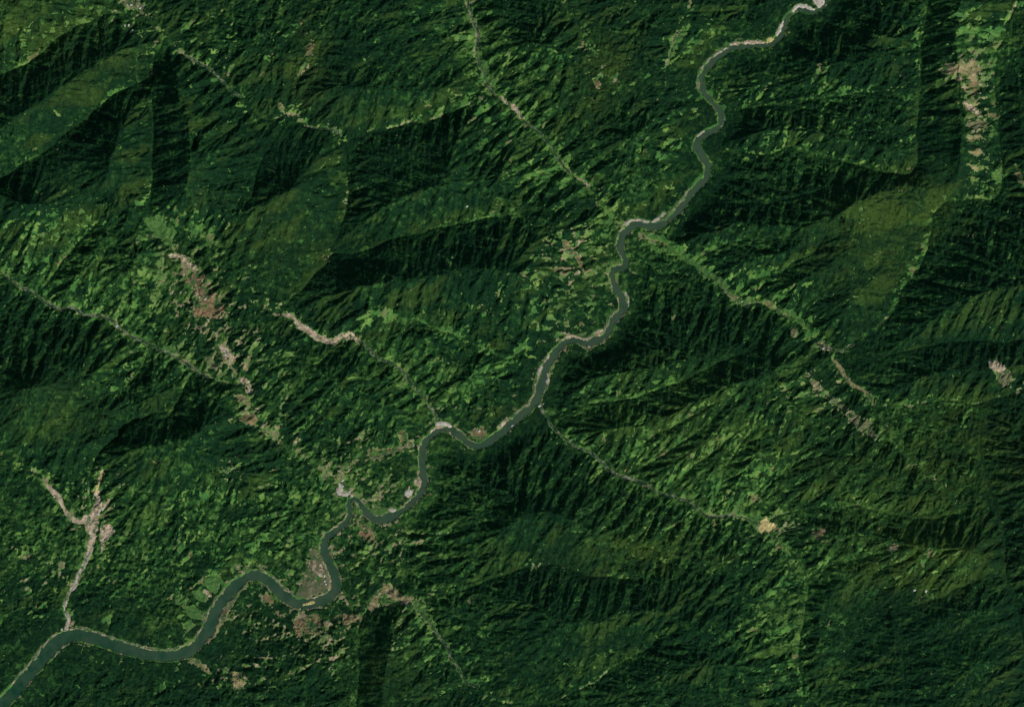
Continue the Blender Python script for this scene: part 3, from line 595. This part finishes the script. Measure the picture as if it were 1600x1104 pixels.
patch('stony_stream', 'short grey stream joint where three upper left valleys meet', 'stony stream', 'stream', 'line', '477,197,2 500,202,2 520,207,3 530,210,5 536,214,3', 1.4, thr=-.9, seed=79, wave=9)
# --- green valley floors
V1 = 'green valley floors'
patch('valley_meadow', 'bright green meadow strip running south east from the river side stream', 'meadow', 'green', 'line', '1012,370,6 1035,376,9 1060,391,11 1085,411,9 1105,427,9 1130,446,11 1148,462,10 1160,473,8 1180,468,5 1200,471,4', 4.5, holes=.33, group=V1, seed=90)
patch('valley_meadow', 'green meadow strip along the stream beside the smooth dark leaf slope', 'meadow', 'green', 'line', '1203,478,5 1218,484,6 1235,492,9 1250,503,8 1263,520,5 1272,530,4', 4, holes=.33, group=V1, seed=91)
patch('valley_meadow', 'green meadow strip beside the narrow top centre stream', 'meadow', 'green', 'line', '737,60,7 747,85,9 757,110,12 770,132,10', 5, holes=.34, group=V1, seed=92)
patch('valley_meadow', 'green meadow strip below the forked bare hilltop', 'meadow', 'green', 'line', '650,944,9 661,955,10 672,970,9 683,985,5', 3.5, holes=.33, group=V1, seed=93)
patch('valley_meadow', 'light green meadow at the head of the brown hillside in the left', 'meadow', 'green', 'poly', '230,346 245,338 262,350 272,364 268,374 276,388 266,392 256,378 244,368 236,358', 5, holes=.33, group=V1, seed=94)
patch('valley_meadow', 'green meadow strip in the hollow of the far top centre', 'meadow', 'green', 'line', '1078,40,5 1062,62,7 1050,85,6 1040,100,4', 4, holes=.36, group=V1, seed=95)
# --- bare hillsides and fields
patch('bare_hillside', 'large reddish brown bare hillside in the left of the valley', 'bare hillside', 'brown', 'poly', '286,402 298,404 308,418 318,424 322,436 318,448 332,460 348,468 352,482 340,494 322,496 308,490 304,478 310,466 300,452 290,436 284,418', 7, holes=.33, seed=100)
patch('bare_hillside', 'small pink bare spur above the large reddish brown hillside', 'bare hillside', 'pink', 'line', '258,391,6 268,397,7 290,406,8 302,418,9 310,426,6', 4, holes=.43, seed=101)
patch('bare_hillside', 'pale pink ground inside the reddish brown hillside', 'bare ground', 'pink', 'line', '316,432,5 315,446,8 311,458,6 320,472,5 305,482,6', 3, holes=.45, seed=102)
patch('bare_field', 'narrow pink field south east of the reddish brown hillside', 'bare field', 'pink', 'line', '345,540,6 352,549,9 362,558,6 360,568,4', 3, seed=103)
patch('bare_field', 'grey pink field just west of the narrow pink field', 'bare field', 'olive', 'poly', '322,560 330,562 340,568 346,572 338,576 328,573', 3, seed=104)
patch('bare_field', 'pink strip of bare ground along the valley below the stream junction', 'bare field', 'pink', 'line', '366,584,6 376,592,5 386,600,9 390,612,6', 4, holes=.4, seed=105)
patch('bare_field', 'small tan field left of the pink valley strip', 'bare field', 'tan', 'poly', '368,618 376,616 383,624 380,632 372,626', 2.5, seed=106)
patch('bare_field', 'dark brownish field lower down the same left valley', 'bare field', 'brown', 'poly', '376,655 392,645 400,650 398,662 386,662', 4, seed=107)
patch('bare_field', 'long grey brown strip of bare slope near the upper left centre', 'bare field', 'brown', 'line', '489,70,6 483,85,8 475,105,8 470,120,6', 5, holes=.42, seed=108)
patch('bare_field', 'tan bare patch at the foot of the upper left stony strip', 'bare field', 'tan', 'line', '435,160,4 440,168,6 444,178,4', 4, seed=109)
patch('dry_hilltop', 'large sandy hilltop in the upper right corner', 'bare hilltop', 'tan', 'poly', '1462,110 1480,100 1498,98 1502,92 1510,102 1517,92 1530,102 1532,110 1522,118 1524,128 1512,124 1500,116 1484,120', 6, holes=.30, seed=110)
patch('dry_slope', 'brownish slope below the large sandy hilltop', 'bare slope', 'brown', 'poly', '1488,122 1508,124 1524,132 1530,146 1516,144 1500,136', 5, holes=.45, seed=111)
patch('dry_slope', 'pinkish bare spur on the upper right mountainside', 'bare slope', 'pink', 'line', '1506,162,5 1514,168,8 1524,174,6 1530,182,3', 3, seed=112)
patch('dry_slope', 'pale tan spur below the pinkish bare spur', 'bare slope', 'tan', 'line', '1512,216,3 1520,217,7 1530,213,5', 3, seed=113)
patch('dry_slope', 'tan bare spur in the middle of the upper right mountainside', 'bare slope', 'tan', 'line', '1512,238,5 1522,240,9 1532,238,6', 3, seed=114)
patch('dry_slope', 'lowest tan spur on the upper right mountainside', 'bare slope', 'tan', 'line', '1514,258,4 1522,264,7 1532,262,4', 3, seed=115)
patch('dry_slope', 'greenish yellow spur between the pink and tan mountainside spurs', 'bare slope', 'olive', 'line', '1510,196,5 1525,195,9 1540,192,5', 4, seed=116)
patch('dry_slope', 'brown bare notch at the right edge of the picture under the upper right mountain', 'bare slope', 'brown', 'poly', '1582,268 1592,266 1600,280 1612,290 1600,292 1590,280', 4, seed=117)
patch('bare_summit', 'pinkish bare summit on the right side beyond the side valley', 'bare summit', 'pink', 'poly', '1545,566 1556,562 1566,568 1574,578 1566,584 1556,580 1547,574', 4, seed=118)
patch('bare_summit', 'olive scrub ground below the pinkish bare summit', 'scrub', 'olive', 'poly', '1556,584 1572,582 1582,592 1576,604 1562,600', 5, seed=119)
patch('crop_field', 'bright yellow field in the lower right forest', 'field', 'yellow', 'poly', '1181,824 1187,820 1190,812 1197,807 1200,813 1199,818 1208,817 1213,821 1205,826 1201,832 1194,828 1190,834 1186,829', 1.8, seed=120, wave=6)
patch('meadow', 'green meadow just north east of the bright yellow field', 'meadow', 'green', 'poly', '1168,814 1184,806 1194,806 1186,816 1180,824', 4, seed=121)
patch('bare_field', 'small brown cross shaped field right of the bright yellow field', 'bare field', 'brown', 'line', '1268,826,4 1277,835,8 1286,826,5', 4, seed=122)
patch('bare_field', 'yellow brown ridge top field in the lower right mountains', 'bare field', 'tan', 'poly', '1384,850 1396,847 1402,852 1396,860 1388,858', 2.5, seed=123)
patch('bare_field', 'round tan field between ridge and stream on the right', 'bare field', 'tan', 'poly', '1236,515 1243,513 1247,520 1243,527 1237,525', 1.5, seed=124)
patch('scrub_strip', 'long grey green scrub strip running south east right of the centre', 'scrub strip', 'olive', 'line', '1264,590,4 1275,602,8 1290,616,7 1310,634,9 1330,650,13 1350,667,14 1366,680,8', 5, holes=.4, seed=125)
patch('scrub_strip', 'tan bare top end of the long scrub strip', 'bare ground', 'tan', 'line', '1268,596,4 1274,601,6 1280,606,4', 2.5, seed=126)
patch('bare_hilltop', 'tan crescent hilltop south of the lower river loop', 'bare hilltop', 'tan', 'poly', '577,940 588,928 598,920 603,912 612,913 620,924 634,930 648,934 636,941 618,938 606,930 600,926 592,936 588,948 580,954 576,948', 3.5, seed=127)
patch('meadow', 'green meadow wrapped by the tan crescent hilltop', 'meadow', 'green', 'poly', '594,938 602,929 612,938 626,941 612,944 598,946', 3, seed=128)
patch('tilled_field', 'speckled brown field south of the lower river loop', 'field', 'brown', 'poly', '458,966 478,958 494,962 500,975 488,992 470,994 456,982', 6, holes=.42, seed=129)
patch('tilled_field', 'pink brown field left of the dark steep ridge at the bottom', 'field', 'brown', 'poly', '520,966 536,962 552,960 564,962 560,974 545,976 528,974', 5, holes=.38, seed=130)
patch('tilled_field', 'tan field strip near the bottom edge left of the centre', 'field', 'tan', 'line', '304,1034,5 318,1042,7 328,1056,6 340,1070,4', 5, holes=.4, seed=131)
patch('tilled_field', 'tan spotted field south of the wide lower river', 'field', 'tan', 'poly', '340,1046 352,1042 368,1050 388,1062 386,1072 366,1074 350,1062', 6, holes=.48, seed=132)
patch('tilled_field', 'reddish field on the south bank between the river arch and the loop', 'field', 'brown', 'poly', '406,930 418,926 430,936 426,944 412,942', 3, holes=.36, seed=133)
patch('pasture', 'smooth round green pasture above the first river arch', 'pasture', 'green', 'poly', '318,905 328,900 344,898 346,910 338,924 330,920 318,912', 3, seed=134)
patch('pasture', 'oval green pasture left of the round pasture by the river arch', 'pasture', 'green', 'poly', '302,925 312,924 324,932 320,940 308,938', 2, seed=135)
patch('pasture', 'wide green pasture below the oval pasture near the west river shore', 'pasture', 'green', 'poly', '290,950 302,947 312,955 314,966 300,964 292,958', 2.4, seed=136)
patch('pasture', 'upright green pasture left of the oval river pasture', 'pasture', 'green', 'poly', '278,922 284,930 292,936 286,950 278,944 274,932', 3, seed=137)
patch('pasture', 'small green pasture just above the low river bend', 'pasture', 'green', 'poly', '286,974 298,970 304,976 294,984', 2.5, seed=138)
patch('bare_field', 'small pink bare field between the round and oval pastures', 'bare field', 'pink', 'poly', '318,922 326,922 330,932 324,932', 2.5, seed=139)
patch('tilled_field', 'brown field north west of the hooked river stream mouth', 'field', 'brown', 'poly', '620,676 628,671 636,676 636,688 626,690', 3, seed=140)
patch('tilled_field', 'brown strip running south west from the river stream mouth', 'field', 'olive', 'line', '640,693,7 620,703,7 600,710,6 580,716,5', 4.5, holes=.4, seed=141)
patch('tilled_field', 'grey brown field inside the bend of the hooked river', 'field', 'brown', 'poly', '556,826 570,818 582,826 584,842 568,846', 5, holes=.42, seed=142)
patch('tilled_field', 'brown strip of field sloping to the north side of the double bend', 'field', 'brown', 'line', '880,376,6 888,388,8 896,396,6 905,410,4 912,424,3', 3.5, seed=143)
patch('bare_field', 'tan spot beside the bright green meadow strip', 'bare field', 'tan', 'line', '1141,458,3 1148,464,5 1155,466,4', 3, seed=144)
patch('bare_field', 'small brown saddle clearing high above the top centre woods', 'bare field', 'brown', 'poly', '926,124 933,120 938,126 936,138 929,134', 2.5, seed=145)
patch('bare_field', 'grey green village clearing in the top left valley head', 'village clearing', 'olive', 'poly', '198,-4 216,-8 228,8 222,20 208,16 196,8', 6, holes=.42, seed=146)
# --- small houses, seen as pale specks
def house(x, y, w, d, rot, label, group, tone=0):
    h_ = 6.0; rh = 3.5
    bm_v = [(-w/2, -d/2, -6), (w/2, -d/2, -6), (w/2, d/2, -6), (-w/2, d/2, -6), (-w/2, -d/2, h_), (w/2, -d/2, h_), (w/2, d/2, h_), (-w/2, d/2, h_)]
    e = 1.2
    rv = [(-w/2-e, -d/2-e, h_-.4), (w/2+e, -d/2-e, h_-.4), (w/2+e, d/2+e, h_-.4), (-w/2-e, d/2+e, h_-.4), (-w/2-e, 0, h_+rh), (w/2+e, 0, h_+rh)]
    vs = bm_v+rv
    fs = [(0, 1, 5, 4), (1, 2, 6, 5), (2, 3, 7, 6), (3, 0, 4, 7), (8, 9, 13, 12), (10, 11, 12, 13), (9, 10, 13), (11, 8, 12), (11, 10, 9, 8)]
    me = bpy.data.meshes.new('house'); me.from_pydata(vs, [], fs); me.materials.append(MW); me.materials.append(MR[tone])
    for k, p in enumerate(me.polygons): p.material_index = 0 if k < 4 else 1
    o = bpy.data.objects.new('house', me); C.objects.link(o)
    gz = float(ground(np.array([x]), np.array([y]))[0])
    o.location = ((x-800)*U, (552-y)*U, gz+2); o.rotation_euler = (0, 0, R(rot)); o['label'] = label; o['category'] = 'house'; o['group'] = group
    i, j = int((x-X0)/STEP), int((y-Y0)/STEP); q = 3
    CUT[j-q:j+q+1, i-q:i+q+1] = np.maximum(CUT[j-q:j+q+1, i-q:i+q+1], 1.8-np.hypot(GX[j-q:j+q+1, i-q:i+q+1]-x, GY[j-q:j+q+1, i-q:i+q+1]-y))
MW, _, b = mat('plaster_wall', .9, .1); b.inputs['Base Color'].default_value = (.5, .47, .42, 1)
MR = [patchmat('metal_roof', [(.3, (.45, .45, .43)), (.7, (.65, .65, .62))], .1), patchmat('clay_roof', [(.3, (.38, .24, .18)), (.7, (.5, .36, .28))], .1)]
def village(n, spots, label, group, sp=5, seed=0):
    r = np.random.default_rng(seed)
    P = [(x+r.normal()*sp, y+r.normal()*sp) for (x, y) in spots for _ in range(n)]
    P = [q for i, q in enumerate(P) if all(math.hypot(q[0]-o[0], q[1]-o[1]) > 4.5 for o in P[:i]) and near(np.array([q[0]]), np.array([q[1]]), riv[:, 0], riv[:, 1])[1][0] > 12]
    if not P: return
    ends = {}
    for w_, f in (('northernmost', lambda q: q[1]), ('southernmost', lambda q: -q[1]), ('easternmost', lambda q: -q[0]), ('westernmost', lambda q: q[0])):
        i = min((k for k in range(len(P)) if k not in ends), key=lambda k: f(P[k]), default=None)
        if i is not None: ends[i] = w_
    for i, (x, y) in enumerate(P):
        house(x, y, r.uniform(22, 46), r.uniform(13, 22), r.uniform(0, 180), (ends[i]+' ' if i in ends else 'inner ')+label, group, int(r.random() < .3))
village(9, [(534, 756), (538, 772)], 'pale roofed house of the village at the hooked river', 'houses of the river village', 4, 1)
village(6, [(640, 769)], 'small white roofed house on the round river peninsula', 'houses on the round peninsula', 3, 2)
village(8, [(104, 984)], 'small house at the mouth of the stony stream beside the river', 'houses at the stony stream mouth', 4, 3)
village(3, [(210, 10), (206, 40)], 'small house in the top left valley head', 'houses in the top left valley', 6, 4)
village(6, [(692, 665), (748, 680)], 'small house beside the river hook', 'houses by the river hook', 4, 5)
village(3, [(496, 880), (506, 905)], 'small house on the sand flat inside the lower river loop', 'houses on the loop sand flat', 5, 6)
village(5, [(352, 553)], 'small house on the narrow pink field', 'houses on the pink field', 5, 7)
village(5, [(1290, 541)], 'small house at the stream bend under the leaf shaped slope', 'houses at the leaf slope stream', 4, 8)
village(4, [(150, 800)], 'small house on the edge of the dry riverbed', 'houses by the dry riverbed', 9, 9)
house(1428, 921, 40, 20, 20, 'western of two tiny pale roofs on the dark lower right slope', 'two roofs on the lower right slope'); house(1446, 922, 48, 24, 60, 'eastern of two tiny pale roofs on the dark lower right slope', 'two roofs on the lower right slope')
for x, y, w_, lb in [(183, 509, 70, 'single white roof beside the long thin grey stream'), (321, 467, 50, 'white roof in the middle of the reddish brown hillside'), (801, 665, 60, 'white roof on the south shore at the end of the straight mid river'),
    (843, 634, 60, 'white roof at the mouth of the pale south east stream'), (730, 323, 50, 'lone white roof in the dark woods above the centre'), (1160, 471, 45, 'lone roof at the corner of the bright green meadow strip')]:
    house(x, y, w_*.7, w_*.35, 30, lb, 'single houses in the hills')
#ENDP
print('patches', time.time()-T0)

# ------------------------------------------------------------------ hills, forest, water
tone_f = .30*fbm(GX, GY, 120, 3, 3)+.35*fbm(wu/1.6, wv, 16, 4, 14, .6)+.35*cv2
tone_f = np.clip((tone_f-.5)*1.7+.9*(fbm(wu/1.5, wv, 5, 3, 17, .7)-.5)+.25-.10*sm(1350, 1650, GX)+.42*dens+.25*np.clip(clear+.07, 0, .1)*10*sm(.1, .4, dens), 0, 1)  # also darker toward the east edge: a vignette put into the tone
warm_f = np.clip(gauss([(1430,330,60,50,0,.5),(1440,880,100,45,0,.7),(1100,680,160,100,0,.25),(480,100,30,60,0,.4),(600,1060,60,90,0,.2),(60,40,100,60,0,.3),(1500,700,90,80,0,.35),
   (90,640,70,40,0,.3),(940,120,40,90,30,.3),(1000,860,90,40,0,.5),(440,380,60,60,0,.15),(1330,380,60,80,0,.3),(1380,770,160,70,0,.25)])*(.25+.75*sm(.4, .7, fbm(wu/2, wv, 12, 4, 36)))+.5*sm(.50, .72, fbm(wu/2.5, wv, 22, 4, 37))*sm(-.1, .3, aspect)*.6, 0, .5)  # yellower canopy patches, plus a lit tint painted on sun-facing slopes
tone_g = np.clip(.9*DSW*sm(7, 0, DS)*sm(.48, .6, fbm(GX, GY, 5, 3, 42))+.08+.55*cv+.3*fbm(GX, GY, 30, 3, 22), 0, 1)
warm_g = np.clip(DSW*sm(5, 0, DS)*sm(.56, .66, fbm(GX, GY, 5, 3, 41))+sm(.90, .97, cells(wu, wv, 10, 28))*.8+warm_f*.4+gauss([(330,500,60,110,-30,.4),(480,990,150,40,0,.35),(1520,200,30,90,0,.6),(900,430,60,80,0,.2),(600,740,60,60,0,.2)]), 0, 1)
co = np.stack([(GX-800)*U, (552-GY)*U, GZ], 2).reshape(-1, 3)
allk = np.ones((NY-1, NX-1), bool)
bare_g = sm(.50, .60, BS-.06+.11*BR)*sm(.05, .3, BR+DSW*.3*sm(8, 0, DS))
hills = build_mesh('hills', co, grid_faces(NY, NX, allk), mg, True, {'tone': tone_g, 'warm': warm_g, 'bare': bare_g}); hills['kind'] = 'structure'

# canopy: an 18 m deep skin of crowns over all wooded ground
shore = edge+(fbm(GX, GY, 5, 3, 62)-.5)*3-np.clip(gauss([(850,580,20,60,20,3),(930,530,60,20,0,2),(1000,350,40,12,0,2)]), 0, 3)
smallgap = np.full(GX.shape, 1e3, np.float32)
for k, (p, z) in streams.items():
    pass
fcov = np.minimum.reduce([-clear*60, -CUT/1.0, shore-1.2])     # >0 wooded
wd = sm(-.4, 1.0, fcov)
crown = fbm(GX, GY, 3.2, 3, 58, .8)
CZf = GZ-6+wd*(14+12*(crown-.5)*2+8*(fbm(GX, GY, 14, 2, 59)-.5))
k_ = fcov > -.4
keep = k_[:-1, :-1] | k_[1:, :-1] | k_[:-1, 1:] | k_[1:, 1:]
co[:, 2] = CZf.ravel()
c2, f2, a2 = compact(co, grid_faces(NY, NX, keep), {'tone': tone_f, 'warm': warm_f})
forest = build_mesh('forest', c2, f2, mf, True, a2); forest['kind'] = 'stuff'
forest['label'] = 'dark green forest covering the ridges and valleys'; forest['category'] = 'forest'

# water
p = riv; tx = np.gradient(p[:, 0]); ty = np.gradient(p[:, 1]); l = np.hypot(tx, ty); nxr, nyr = -ty/l, tx/l
off = np.linspace(-1, 1, 9)
hw = p[:, 2]/2+3.0
X_ = p[:, 0][:, None]+nxr[:, None]*hw[:, None]*off; Y_ = p[:, 1][:, None]+nyr[:, None]*hw[:, None]*off
Z_ = np.repeat(riv_z[:, None], 9, 1)
cw = np.stack([(X_-800)*U, (552-Y_)*U, Z_], 2).reshape(-1, 3)
fw = grid_faces(len(p), 9, np.ones((len(p)-1, 8), bool))
a_, b_, c_ = cw[fw[0, 0]], cw[fw[0, 1]], cw[fw[0, 2]]
if np.cross(b_-a_, c_-a_)[2] < 0: fw = fw[:, ::-1]
silt = np.repeat(np.interp(sl, [0, 900, 1500, 2100, 2600, 3200], [.85, .9, .8, .45, .05, -.1])[:, None], 9, 1)+(fbm(X_, Y_, 14, 4, 19, .7)-.5)*1.3
river = build_mesh('river', cw, fw, mw, True, {'silt': silt.ravel()}); river['kind'] = 'structure'
# land beyond the surveyed sheet, out to the horizon
n = 160; lin = np.linspace(-1, 1, n); q = np.sign(lin)*(np.abs(lin)*12000+np.abs(lin)**4*120000)
QX, QY = np.meshgrid(q, -q); mx, my = QX/U+800, 552-QY/U
inside = (mx > X0+20) & (mx < X1-20) & (my > Y0+20) & (my < Y1-20)
QZ = 150+fbm(mx, my, 160, 4, 12)*420
QZ = np.where(inside, 0, QZ); dins = np.maximum(np.maximum(X0-mx, mx-X1), np.maximum(Y0-my, my-Y1))
QZ = QZ*sm(-20, 120, dins)-40*(1-sm(-20, 60, dins))
hi = (~inside); kp = hi[:-1, :-1] | hi[1:, :-1] | hi[:-1, 1:] | hi[1:, 1:]
cq = np.stack([QX, QY, QZ], 2).reshape(-1, 3)
c3, f3, a3 = compact(cq, grid_faces(n, n, kp), {'tone': np.full(QX.shape, .3), 'warm': np.zeros(QX.shape)})
far = build_mesh('hills', c3, f3, mf, True, a3); far['kind'] = 'structure'
print('built', time.time()-T0)
